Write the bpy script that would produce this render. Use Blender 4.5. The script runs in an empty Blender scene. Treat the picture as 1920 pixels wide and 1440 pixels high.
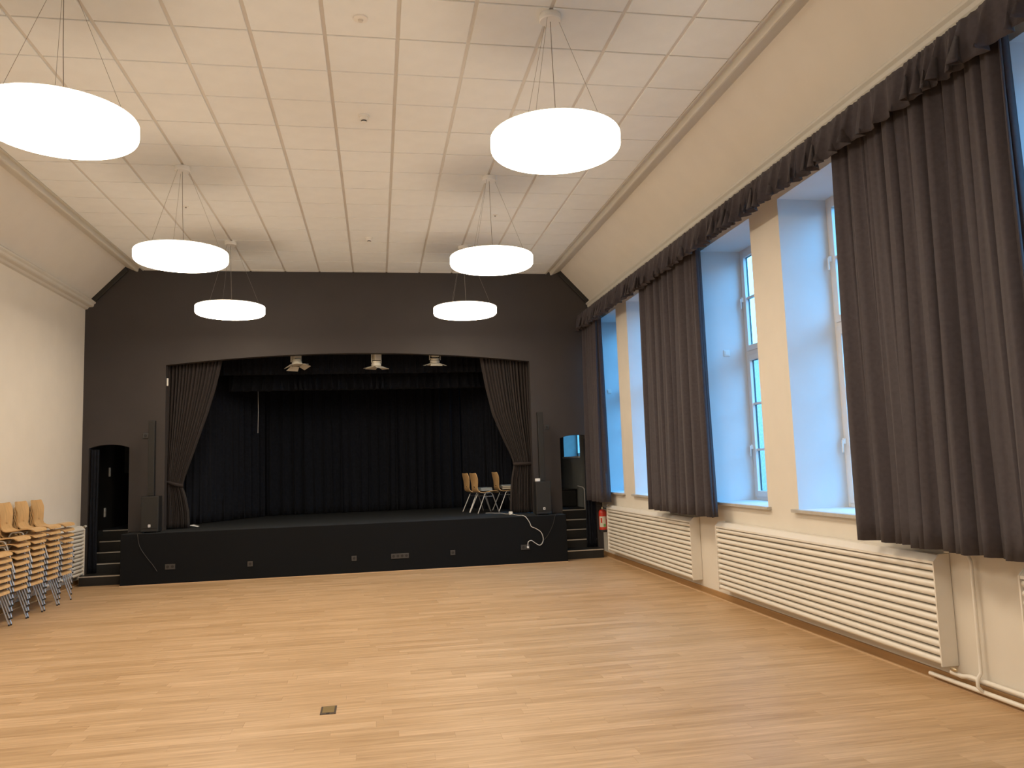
import bpy, math, random
from mathutils import Vector, Matrix

# ------------------------------------------------------------------ camera, world, exposure
SC = bpy.context.scene
COL = SC.collection
CAM_Z = 1.7833
F_PX, YAW, PITCH, ROLL = 1462.3, 0.173851, 0.104063, -0.034096

def cam_axes():
    cy, sy, cp, sp = math.cos(YAW), math.sin(YAW), math.cos(PITCH), math.sin(PITCH)
    fwd = Vector((sy * cp, cy * cp, sp)); right = Vector((cy, -sy, 0)); up = right.cross(fwd)
    cr, sr = math.cos(ROLL), math.sin(ROLL)
    return cr * right + sr * up, -sr * right + cr * up, fwd

cam_data = bpy.data.cameras.new('camera')
cam_data.sensor_fit = 'HORIZONTAL'; cam_data.sensor_width = 36.0
cam_data.lens = 36.0 * F_PX / 1920.0
cam_data.clip_start = 0.05
cam = bpy.data.objects.new('camera', cam_data); COL.objects.link(cam)
_r, _u, _f = cam_axes()
cam.matrix_world = Matrix(((_r.x, _u.x, -_f.x, 0), (_r.y, _u.y, -_f.y, 0), (_r.z, _u.z, -_f.z, CAM_Z), (0, 0, 0, 1)))
SC.camera = cam

SC.view_settings.view_transform = 'Standard'
SC.view_settings.look = 'None'
SC.view_settings.gamma = 1.0
SC.view_settings.use_curve_mapping = False
SC.view_settings.exposure = 0.0

SKY = (0.11, 0.50, 1.0); SKY_STRENGTH = 9.0          # overcast blue dusk outside the windows
LAMP = (1.0, 0.84, 0.64); LAMP_STRENGTH = 22.0        # warm white pendant diffusers
world = bpy.data.worlds.new('dusk_sky'); SC.world = world; world.use_nodes = True
bg = world.node_tree.nodes['Background']
bg.inputs[0].default_value = (*SKY, 1); bg.inputs[1].default_value = SKY_STRENGTH

# ------------------------------------------------------------------ room numbers (metres)
XL, XR, YW, YS, YB = -5.108, 4.312, 14.847, 14.17, -4.0
H = 5.544; STZ = 0.85; TILE = 0.625
TX0, TY0 = -4.139, 6.563           # ceiling grid lines
XC = -0.389                        # mirror axis of the ceiling
WALL_T = 0.16                      # proscenium wall thickness
rnd = random.Random(7)

# ------------------------------------------------------------------ helpers
class MB:
    def __init__(s): s.v = []; s.f = []
    def add(s, vs, fs):
        b = len(s.v); s.v += [tuple(v) for v in vs]; s.f += [tuple(b + i for i in f) for f in fs]; return s
    def box(s, x0, x1, y0, y1, z0, z1):
        x0, x1 = sorted((x0, x1)); y0, y1 = sorted((y0, y1)); z0, z1 = sorted((z0, z1))
        return s.add([(x0,y0,z0),(x1,y0,z0),(x1,y1,z0),(x0,y1,z0),(x0,y0,z1),(x1,y0,z1),(x1,y1,z1),(x0,y1,z1)],
                     [(0,3,2,1),(4,5,6,7),(0,1,5,4),(1,2,6,5),(2,3,7,6),(3,0,4,7)])
    def prism(s, poly, axis, a, b):
        """poly: 2D outline; axis 'X': (y,z), 'Y': (x,z), 'Z': (x,y)."""
        def P(p, t):
            return {'X': (t, p[0], p[1]), 'Y': (p[0], t, p[1]), 'Z': (p[0], p[1], t)}[axis]
        n = len(poly)
        vs = [P(p, a) for p in poly] + [P(p, b) for p in poly]
        fs = [tuple(range(n))[::-1], tuple(range(n, 2 * n))] + [(i, (i + 1) % n, n + (i + 1) % n, n + i) for i in range(n)]
        return s.add(vs, fs)
    def tube(s, pts, r, seg=8, cap=True, closed=False):
        pts = [Vector(p) for p in pts]; n = len(pts); rs = r if isinstance(r, (list, tuple)) else [r] * n
        vs = []; prev = None
        for i, p in enumerate(pts):
            t = (pts[min(i + 1, n - 1)] - pts[max(i - 1, 0)])
            if t.length < 1e-9: t = Vector((0, 0, 1))
            t.normalize()
            if prev is None:
                a = Vector((0, 0, 1)) if abs(t.z) < 0.9 else Vector((1, 0, 0))
                u = t.cross(a).normalized()
            else:
                u = (prev - t * prev.dot(t)).normalized()
            prev = u; w = t.cross(u)
            for k in range(seg):
                an = 2 * math.pi * k / seg
                vs.append(p + (u * math.cos(an) + w * math.sin(an)) * rs[i])
        fs = []
        for i in range(n - 1):
            for k in range(seg):
                k2 = (k + 1) % seg
                fs.append((i * seg + k, i * seg + k2, (i + 1) * seg + k2, (i + 1) * seg + k))
        if cap:
            fs.append(tuple(range(seg))[::-1]); fs.append(tuple((n - 1) * seg + k for k in range(seg)))
        return s.add(vs, fs)
    def lathe(s, prof, seg=24, c=(0, 0, 0), axis='Z'):
        """prof: (radius, height) pairs, closed caps where radius is 0 or by flat ends."""
        vs = []; fs = []; n = len(prof)
        for r, h in prof:
            for k in range(seg):
                a = 2 * math.pi * k / seg; x, y = r * math.cos(a), r * math.sin(a)
                p = {'Z': (x, y, h), 'X': (h, x, y), 'Y': (x, h, y)}[axis]
                vs.append((p[0] + c[0], p[1] + c[1], p[2] + c[2]))
        for i in range(n - 1):
            for k in range(seg):
                k2 = (k + 1) % seg
                fs.append((i * seg + k, i * seg + k2, (i + 1) * seg + k2, (i + 1) * seg + k))
        if prof[0][0] > 1e-6: fs.append(tuple(range(seg))[::-1])
        if prof[-1][0] > 1e-6: fs.append(tuple((n - 1) * seg + k for k in range(seg)))
        return s.add(vs, fs)
    def grid(s, rows):
        n = len(rows); m = len(rows[0])
        return s.add([p for r in rows for p in r],
                     [(i * m + j, i * m + j + 1, (i + 1) * m + j + 1, (i + 1) * m + j) for i in range(n - 1) for j in range(m - 1)])
    def mesh(s, name, mat, smooth=False, angle=40):
        me = bpy.data.meshes.new(name); me.from_pydata(s.v, [], s.f); me.update()
        if mat: me.materials.append(mat)
        if smooth:
            me.shade_smooth(); me.set_sharp_from_angle(angle=math.radians(angle))
        return me
    def build(s, name, mat, parent=None, smooth=False, angle=40, bevel=0, solid=0, loc=None, rot=None):
        o = bpy.data.objects.new(name, s.mesh(name, mat, smooth, angle)); COL.objects.link(o)
        if parent: o.parent = parent
        if loc: o.location = loc
        if rot: o.rotation_euler = rot
        if solid:
            m = o.modifiers.new('thickness', 'SOLIDIFY'); m.thickness = solid; m.offset = 0
        if bevel:
            m = o.modifiers.new('edges', 'BEVEL'); m.width = bevel; m.segments = 2; m.limit_method = 'ANGLE'; m.angle_limit = math.radians(40)
        return o

def inst(name, me, parent=None, loc=(0, 0, 0), rot=None):
    o = bpy.data.objects.new(name, me); COL.objects.link(o); o.parent = parent; o.location = loc
    if rot: o.rotation_euler = rot
    return o
def empty(name, loc=(0, 0, 0), rz=0.0):
    o = bpy.data.objects.new(name, None); COL.objects.link(o); o.location = loc; o.rotation_euler = (0, 0, rz)
    o.empty_display_size = 0.2
    return o
def tag(o, label, cat, group=None):
    o['label'] = label; o['category'] = cat
    if group: o['group'] = group
    return o
def struct(o, label=None):
    o['kind'] = 'structure'
    if label: o['label'] = label
    return o
def copy_tree(o, parent=None):
    c = o.copy(); COL.objects.link(c); c.parent = parent
    for ch in list(o.children): copy_tree(ch, c)
    return c

# ------------------------------------------------------------------ procedural materials
def mat(name, col, rough=0.6, metal=0.0, var=0.0, scale=8.0, bump=0.0, bscale=60.0, spec=0.5, sheen=0.0, stretch=(1, 1, 1), coat=0.0):
    m = bpy.data.materials.new(name); m.use_nodes = True; nt = m.node_tree; N = nt.nodes; L = nt.links
    b = N['Principled BSDF']
    b.inputs['Roughness'].default_value = rough; b.inputs['Metallic'].default_value = metal
    b.inputs['Specular IOR Level'].default_value = spec
    if sheen: b.inputs['Sheen Weight'].default_value = sheen; b.inputs['Sheen Roughness'].default_value = 0.6
    if coat: b.inputs['Coat Weight'].default_value = coat
    tc = N.new('ShaderNodeTexCoord'); mp = N.new('ShaderNodeMapping'); mp.inputs['Scale'].default_value = stretch
    L.new(tc.outputs['Object'], mp.inputs['Vector'])
    nz = N.new('ShaderNodeTexNoise'); nz.inputs['Scale'].default_value = scale; nz.inputs['Detail'].default_value = 4
    L.new(mp.outputs['Vector'], nz.inputs['Vector'])
    rp = N.new('ShaderNodeValToRGB')
    rp.color_ramp.elements[0].position = 0.3; rp.color_ramp.elements[1].position = 0.7
    rp.color_ramp.elements[0].color = (*[max(0, c * (1 - var)) for c in col], 1)
    rp.color_ramp.elements[1].color = (*[min(1, c * (1 + var)) for c in col], 1)
    L.new(nz.outputs['Fac'], rp.inputs['Fac']); L.new(rp.outputs['Color'], b.inputs['Base Color'])
    if bump:
        n2 = N.new('ShaderNodeTexNoise'); n2.inputs['Scale'].default_value = bscale; n2.inputs['Detail'].default_value = 3
        L.new(mp.outputs['Vector'], n2.inputs['Vector'])
        bp = N.new('ShaderNodeBump'); bp.inputs['Strength'].default_value = bump; bp.inputs['Distance'].default_value = 0.01
        L.new(n2.outputs['Fac'], bp.inputs['Height']); L.new(bp.outputs['Normal'], b.inputs['Normal'])
    return m

def floor_mat():
    m = bpy.data.materials.new('oak_vinyl_plank'); m.use_nodes = True; nt = m.node_tree; N = nt.nodes; L = nt.links
    b = N['Principled BSDF']; b.inputs['Roughness'].default_value = 0.42; b.inputs['Specular IOR Level'].default_value = 0.4
    geo = N.new('ShaderNodeNewGeometry'); oi = N.new('ShaderNodeObjectInfo')
    add = N.new('ShaderNodeMath'); add.operation = 'ADD'
    L.new(geo.outputs['Random Per Island'], add.inputs[0]); L.new(oi.outputs['Random'], add.inputs[1])
    fr = N.new('ShaderNodeMath'); fr.operation = 'FRACT'; L.new(add.outputs[0], fr.inputs[0])
    # grain streaks along X, shifted for every plank
    off = N.new('ShaderNodeCombineXYZ'); ml = N.new('ShaderNodeMath'); ml.operation = 'MULTIPLY'; ml.inputs[1].default_value = 37.0
    L.new(fr.outputs[0], ml.inputs[0]); L.new(ml.outputs[0], off.inputs['Z'])
    va = N.new('ShaderNodeVectorMath'); va.operation = 'ADD'; L.new(geo.outputs['Position'], va.inputs[0]); L.new(off.outputs[0], va.inputs[1])
    mp = N.new('ShaderNodeMapping'); mp.inputs['Scale'].default_value = (1.6, 24.0, 1.0); L.new(va.outputs[0], mp.inputs['Vector'])
    nz = N.new('ShaderNodeTexNoise'); nz.inputs['Scale'].default_value = 1.0; nz.inputs['Detail'].default_value = 5; nz.inputs['Roughness'].default_value = 0.6
    L.new(mp.outputs['Vector'], nz.inputs['Vector'])
    mp2 = N.new('ShaderNodeMapping'); mp2.inputs['Scale'].default_value = (4.0, 90.0, 1.0); L.new(va.outputs[0], mp2.inputs['Vector'])
    nz2 = N.new('ShaderNodeTexNoise'); nz2.inputs['Scale'].default_value = 1.0; nz2.inputs['Detail'].default_value = 3
    L.new(mp2.outputs['Vector'], nz2.inputs['Vector'])
    r1 = N.new('ShaderNodeValToRGB'); e = r1.color_ramp.elements
    e[0].position = 0.0; e[0].color = (0.475, 0.315, 0.170, 1); e[1].position = 1.0; e[1].color = (0.585, 0.405, 0.240, 1)
    x = r1.color_ramp.elements.new(0.5); x.color = (0.53, 0.36, 0.205, 1)
    L.new(fr.outputs[0], r1.inputs['Fac'])
    r2 = N.new('ShaderNodeValToRGB'); e = r2.color_ramp.elements
    e[0].position = 0.3; e[0].color = (0.80, 0.75, 0.69, 1); e[1].position = 0.7; e[1].color = (1.15, 1.15, 1.16, 1)
    L.new(nz.outputs['Fac'], r2.inputs['Fac'])
    r3 = N.new('ShaderNodeValToRGB'); e = r3.color_ramp.elements
    e[0].position = 0.3; e[0].color = (0.9, 0.89, 0.87, 1); e[1].position = 0.7; e[1].color = (1.06, 1.06, 1.06, 1)
    L.new(nz2.outputs['Fac'], r3.inputs['Fac'])
    m1 = N.new('ShaderNodeMixRGB'); m1.blend_type = 'MULTIPLY'; m1.inputs['Fac'].default_value = 1
    L.new(r1.outputs['Color'], m1.inputs[1]); L.new(r2.outputs['Color'], m1.inputs[2])
    m2 = N.new('ShaderNodeMixRGB'); m2.blend_type = 'MULTIPLY'; m2.inputs['Fac'].default_value = 1
    L.new(m1.outputs[0], m2.inputs[1]); L.new(r3.outputs['Color'], m2.inputs[2])
    L.new(m2.outputs[0], b.inputs['Base Color'])
    return m

def emit_mat(name, col, strength):
    m = bpy.data.materials.new(name); m.use_nodes = True; nt = m.node_tree
    b = nt.nodes['Principled BSDF']; b.inputs['Base Color'].default_value = (0.9, 0.9, 0.88, 1)
    b.inputs['Emission Color'].default_value = (*col, 1); b.inputs['Emission Strength'].default_value = strength
    return m
def glass_mat():
    m = bpy.data.materials.new('window_glass'); m.use_nodes = True; nt = m.node_tree; N = nt.nodes; L = nt.links
    N.remove(N['Principled BSDF'])
    t = N.new('ShaderNodeBsdfTransparent'); t.inputs[0].default_value = (0.93, 0.96, 0.97, 1)
    g = N.new('ShaderNodeBsdfGlossy'); g.inputs['Roughness'].default_value = 0.03
    fr = N.new('ShaderNodeFresnel'); fr.inputs[0].default_value = 1.45
    ge = N.new('ShaderNodeNewGeometry'); iv = N.new('ShaderNodeMath'); iv.operation = 'SUBTRACT'; iv.inputs[0].default_value = 1.0; L.new(ge.outputs['Backfacing'], iv.inputs[1])
    mu = N.new('ShaderNodeMath'); mu.operation = 'MULTIPLY'; L.new(fr.outputs[0], mu.inputs[0]); L.new(iv.outputs[0], mu.inputs[1])   # one reflection per pane
    mx = N.new('ShaderNodeMixShader'); L.new(mu.outputs[0], mx.inputs[0]); L.new(t.outputs[0], mx.inputs[1]); L.new(g.outputs[0], mx.inputs[2])
    L.new(mx.outputs[0], N['Material Output'].inputs['Surface'])
    return m

M = dict(
    cream=mat('cream_wall_paint', (0.74, 0.70, 0.63), 0.75, var=0.02, scale=3, bump=0.05, bscale=180),
    slope=mat('ceiling_slope_paint', (0.70, 0.67, 0.62), 0.75, var=0.02, scale=3, bump=0.04, bscale=180),
    stucco=mat('moulding_paint', (0.64, 0.62, 0.57), 0.6, var=0.02, scale=4),
    tile=mat('mineral_ceiling_tile', (0.815, 0.835, 0.835), 0.9, var=0.02, scale=5, bump=0.08, bscale=220),
    grid=mat('ceiling_grid_metal', (0.66, 0.63, 0.59), 0.5, var=0.01),
    dark=mat('charcoal_wall_paint', (0.040, 0.034, 0.034), 0.7, var=0.06, scale=2, bump=0.04, bscale=160),
    darktrim=mat('dark_trim_paint', (0.018, 0.017, 0.016), 0.6, var=0.05),
    floor=floor_mat(),
    subfloor=mat('screed', (0.25, 0.2, 0.14), 0.9, var=0.1),
    skirt=mat('oak_skirting', (0.36, 0.21, 0.09), 0.5, var=0.18, scale=6, stretch=(1, 0.15, 3)),
    strip=mat('pale_oak_edge_strip', (0.62, 0.44, 0.27), 0.5, var=0.08, scale=6),
    white=mat('white_plastic', (0.80, 0.79, 0.76), 0.4, var=0.01),
    lampw=mat('white_lamp_metal', (0.82, 0.81, 0.79), 0.45, var=0.01),
    wframe=mat('white_window_frame', (0.80, 0.79, 0.77), 0.35, var=0.01),
    reveal=mat('sky_tinted_reveal_paint', (0.70, 0.73, 0.75), 0.75, var=0.02, scale=3),  # white paint with some blue of the sky light put into its colour
    brick=mat('outer_reveal_brick', (0.16, 0.10, 0.085), 0.9, var=0.25, scale=14),
    slate=mat('anthracite_outer_frame', (0.03, 0.04, 0.045), 0.5, var=0.05),
    brickwall=mat('neighbour_brick', (0.55, 0.36, 0.31), 0.9, var=0.2, scale=9),
    roof=mat('neighbour_roof_tile', (0.16, 0.09, 0.07), 0.8, var=0.2, scale=6),
    sill=mat('grey_marble_sill', (0.50, 0.48, 0.45), 0.35, var=0.10, scale=12),
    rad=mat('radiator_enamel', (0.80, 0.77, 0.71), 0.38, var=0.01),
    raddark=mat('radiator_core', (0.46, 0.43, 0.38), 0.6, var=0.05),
    brass=mat('brass_fitting', (0.55, 0.46, 0.32), 0.3, 0.9, var=0.08),
    curtain=mat('aubergine_grey_curtain', (0.058, 0.050, 0.058), 0.9, var=0.10, scale=30, bump=0.15, bscale=400, spec=0.2, sheen=0.08),
    drape=mat('brown_grey_stage_drape', (0.034, 0.027, 0.027), 0.9, var=0.12, scale=30, bump=0.15, bscale=400, spec=0.2, sheen=0.05),
    black=mat('black_stage_cloth', (0.0105, 0.0125, 0.019), 0.95, var=0.2, scale=20, bump=0.2, bscale=300, spec=0.12, sheen=0.03),
    felt=mat('black_needle_felt', (0.009, 0.010, 0.012), 0.95, var=0.35, scale=130, bump=0.4, bscale=350, spec=0.15, sheen=0.0),
    stagefloor=mat('dark_stage_floor', (0.014, 0.017, 0.020), 0.75, var=0.15, scale=60, bump=0.2, bscale=200, spec=0.4),
    step=mat('black_stair_lino', (0.012, 0.012, 0.012), 0.6, var=0.1),
    nosing=mat('aluminium_nosing', (0.62, 0.60, 0.56), 0.4, 0.6, var=0.04),
    wood=mat('beech_plywood', (0.62, 0.40, 0.19), 0.42, var=0.10, scale=7, stretch=(1, 4, 1), coat=0.15),
    steel=mat('silver_tube', (0.52, 0.52, 0.53), 0.32, 0.75, var=0.03),
    rubber=mat('black_rubber', (0.02, 0.02, 0.022), 0.7, var=0.1),
    spk=mat('black_speaker_shell', (0.016, 0.016, 0.017), 0.55, var=0.1, bump=0.1),
    grille=mat('black_speaker_grille', (0.016, 0.0155, 0.015), 0.7, var=0.3, scale=220, bump=0.3, bscale=300),
    socket=mat('black_socket_plastic', (0.05, 0.05, 0.052), 0.4, var=0.04),
    spot=mat('cream_spotlight_enamel', (0.72, 0.68, 0.58), 0.4, var=0.02),
    red=mat('red_enamel', (0.55, 0.035, 0.018), 0.3, var=0.03, coat=0.3),
    green=mat('green_print', (0.15, 0.40, 0.12), 0.5, var=0.02),
    label=mat('cream_label_paper', (0.62, 0.58, 0.48), 0.6, var=0.03),
    paper=mat('white_paper', (0.85, 0.85, 0.85), 0.7, var=0.02),
    cordw=mat('white_cable', (0.72, 0.71, 0.69), 0.45, var=0.02),
    cordb=mat('black_cable', (0.03, 0.03, 0.03), 0.5, var=0.1),
    wire=mat('steel_suspension_wire', (0.30, 0.28, 0.26), 0.4, 0.6, var=0.02),
    greybook=mat('grey_blue_folder', (0.33, 0.37, 0.39), 0.5, var=0.08, scale=20),
    tanbook=mat('beige_folder', (0.42, 0.36, 0.30), 0.6, var=0.08, scale=20),
    brownbook=mat('dark_brown_folder', (0.06, 0.04, 0.035), 0.6, var=0.1),
    wing=mat('grey_green_wing_paint', (0.26, 0.27, 0.25), 0.8, var=0.05),
    boxgloss=mat('black_gloss_lacquer', (0.02, 0.02, 0.022), 0.12, var=0.05),
    floorbox=mat('brown_floor_socket_frame', (0.10, 0.075, 0.055), 0.4, 0.3, var=0.1),
    brasslid=mat('brass_floor_socket_lid', (0.40, 0.29, 0.13), 0.35, 0.6, var=0.08),
    glass=glass_mat(),
    glow=emit_mat('opal_lamp_diffuser', LAMP, LAMP_STRENGTH),
)

# ================================================================== FLOOR
fl = struct(MB().box(XL - 0.3, XR + 0.3, YB - 0.3, 19.2, -0.12, -0.012).build('floor', M['subfloor']),
            'light oak plank floor of the hall laid across the room')
PW, PL, GAP = 0.122, 1.05, 0.0003
plank_cache = {}
def plank_mesh(L):
    k = round(L, 3)
    if k not in plank_cache:
        h, w, c = L / 2 - GAP, PW / 2 - GAP, 0.0006
        mb = MB()
        # slab with a fine chamfer round its top edge
        vs = [(-h,-w,-0.01),(h,-w,-0.01),(h,w,-0.01),(-h,w,-0.01),(-h,-w,-c),(h,-w,-c),(h,w,-c),(-h,w,-c),
              (-h+c,-w+c,0),(h-c,-w+c,0),(h-c,w-c,0),(-h+c,w-c,0)]
        fs = [(0,3,2,1),(8,9,10,11)] + [(i,(i+1)%4,4+(i+1)%4,4+i) for i in range(4)] + [(4+i,4+(i+1)%4,8+(i+1)%4,8+i) for i in range(4)]
        mb.add(vs, fs); plank_cache[k] = mb.mesh('plank', M['floor'])
    return plank_cache[k]
rest = MB(); n_plank = 0
y = YB + PW / 2
while y - PW / 2 < YW:
    x = XL - rnd.uniform(0, PL)
    while x < XR:
        a, b = max(x, XL), min(x + PL, XR)
        if b - a > 0.04:
            L = round(b - a, 3); cx = (a + b) / 2
            if 4.95 < y and n_plank < 300 and -3.4 * y / 8 - 0.6 < b:
                inst('plank', plank_mesh(L), fl, (cx, y, 0)); n_plank += 1
            else:
                me = plank_mesh(L)
                rest.add([(v.co.x + cx, v.co.y + y, v.co.z) for v in me.vertices], [tuple(p.vertices) for p in me.polygons])
        x += PL
    y += PW
o = rest.build('planks', M['floor'], fl); o['kind'] = 'stuff'

fb = empty('floor_socket', (-0.388, 6.24, 0))
tag(fb, 'small square brown floor socket with brass lid sunk in the plank floor', 'floor socket')
MB().prism([(-0.058,-0.10),(0.058,-0.10),(0.058,0.10),(-0.058,0.10)], 'Z', 0.0, 0.004).build('frame', M['floorbox'], fb, bevel=0.001)
MB().box(-0.043, 0.043, -0.066, 0.085, 0.004, 0.006).build('lid', M['brasslid'], fb)
MB().box(-0.012, 0.012, -0.092, -0.075, 0.004, 0.0065).build('catch', M['rubber'], fb)

# ================================================================== CEILING
TX1 = TX0 + 12 * TILE
cl = struct(MB().box(TX0 - 0.01, TX1 + 0.01, YB - 0.2, YW, H + 0.012, H + 0.06).build('ceiling', M['grid']),
            'flat suspended ceiling of square white tiles')
GX, GY = 0.017, 0.009              # half gaps: wide main runners along the room, narrow cross joints
def tile_mesh(w, d):
    x, yv = w / 2, d / 2; c = 0.003
    vs = [(-x,-yv,0.014),(x,-yv,0.014),(x,yv,0.014),(-x,yv,0.014),(-x,-yv,c),(x,-yv,c),(x,yv,c),(-x,yv,c),(-x+c,-yv+c,0),(x-c,-yv+c,0),(x-c,yv-c,0),(-x+c,yv-c,0)]
    fs = [(0,1,2,3),(11,10,9,8)] + [(4+i,4+(i+1)%4,(i+1)%4,i) for i in range(4)] + [(8+i,8+(i+1)%4,4+(i+1)%4,4+i) for i in range(4)]
    mb = MB().add(vs, fs); return mb.mesh('ceiling_tile', M['tile'])
tfull = tile_mesh(TILE - 2 * GX, TILE - 2 * GY)
dlast = YW - (TY0 + 13 * TILE)
tlast = tile_mesh(TILE - 2 * GX, dlast - 2 * GY)
rest = MB()
for j in range(-17, 14):
    for i in range(12):
        cx = TX0 + (i + 0.5) * TILE
        if j == 13: inst('ceiling_tile', tlast, cl, (cx, TY0 + 13 * TILE + dlast / 2, H))
        elif j >= -3: inst('ceiling_tile', tfull, cl, (cx, TY0 + (j + 0.5) * TILE, H))
        else:
            yy = TY0 + (j + 0.5) * TILE
            rest.add([(v.co.x + cx, v.co.y + yy, v.co.z + H) for v in tfull.vertices], [tuple(p.vertices) for p in tfull.polygons])
o = rest.build('ceiling_tiles', M['tile'], cl); o['kind'] = 'stuff'

# edge moulding, sloping side of the vault, cornice (right side; left is its mirror image)
def mir(poly, s): return poly if s > 0 else [(2 * XC - x, z) for x, z in poly][::-1]
for s, side in ((1, 'right'), (-1, 'left')):
    wx = XR if s > 0 else 2 * XC - XL      # wall plane in the un-mirrored frame
    edge = [(3.355, H - 0.004), (3.372, H - 0.004), (3.372, 5.565), (3.415, 5.585), (3.440, 5.585), (3.452, 5.530), (3.465, 5.522), (3.485, 5.524), (3.664, 5.606), (3.70, 5.66), (3.355, 5.66)]
    struct(MB().prism(mir(edge, s), 'Y', YB, YW).build('trim_1' if s > 0 else 'trim_2', M['stucco'], smooth=False), 'grey moulding along the ' + side + ' edge of the tiled ceiling')
    sl = [(3.650, 5.612), (4.226, 5.004), (4.30, 5.08), (3.72, 5.68)]
    struct(MB().prism(mir(sl, s), 'Y', YB, YW + 0.02).build('wall_slope_' + side, M['slope']), 'sloping cream band between the ' + side + ' wall and the flat ceiling')
    g = wx - 4.312
    cor = [(4.222, 5.011), (4.155, 4.955), (4.158, 4.935), (4.185, 4.915), (4.190, 4.880), (4.205, 4.868), (4.250 + g, 4.862), (4.270 + g, 4.83), (4.33 + g, 4.815), (4.33 + g, 5.06), (4.27, 5.06)]
    struct(MB().prism(mir(cor, s), 'Y', YB, YW).build('trim_3' if s > 0 else 'trim_4', M['stucco']), 'stepped grey cornice along the top of the ' + side + ' wall')
    dt = [(3.655, 5.607), (4.222, 5.011), (4.165, 4.945), (3.612, 5.525)]
    struct(MB().prism(mir(dt, s), 'Y', YW - 0.05, YW).build('trim_5' if s > 0 else 'trim_6', M['darktrim'], bevel=0.01), 'dark painted moulding under the ' + side + ' slope on the stage wall')

# ================================================================== WALLS
struct(MB().box(XL - 0.3, XL, YB, 19.0, -0.1, 5.1).build('wall_left', M['cream']), 'plain cream wall on the left')
struct(MB().box(XL - 0.3, XR + 0.75, YB - 0.3, YB, -0.1, 5.7).build('wall_back', M['cream']), 'cream wall at the rear end of the hall')
struct(MB().box(TX0 - 1.2, TX1 + 1.6, YB, 19.2, 5.72, 5.8).build('ceiling', M['subfloor']), 'roof slab above the suspended ceiling')

# right wall with deep window openings
WINS = [(13.42, 14.79), (11.39, 12.82), (8.22, 9.65), (6.15, 7.58), (2.98, 4.41), (0.91, 2.34), (-2.26, -0.83)]
Z0, Z1 = 1.20, 4.56
D_IN = 0.57                         # inner reveal depth
wing_win = (16.40, 17.85, 1.92, 4.5)
mb = MB(); outer = MB()
def wallcol(y0, y1, z0, z1):
    mb.box(XR, XR + D_IN + 0.02, y0, y1, z0, z1); outer.box(XR + D_IN + 0.02, XR + D_IN + 0.055, y0, y1, z0, z1)
edges = sorted(WINS)
prev = YB
for a, b in edges:
    wallcol(prev, a, -0.1, 5.1); wallcol(a, b, -0.1, Z0); wallcol(a, b, Z1, 5.1); prev = b
wallcol(prev, YW + WALL_T, -0.1, 5.1)
struct(mb.build('wall_right', M['reveal'] if False else M['cream']), 'cream wall on the right with tall deep window openings')
struct(outer.build('wall_outer', M['brick']), 'brick outer face of the window wall')

struct(MB().box(XR + D_IN + 0.055, 70, -60, 80, -1.3, -1.0).build('ground_outside', mat('wet_asphalt', (0.05, 0.05, 0.05), 0.8, var=0.2, scale=2)), 'dark ground of the yard outside the windows')

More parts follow.
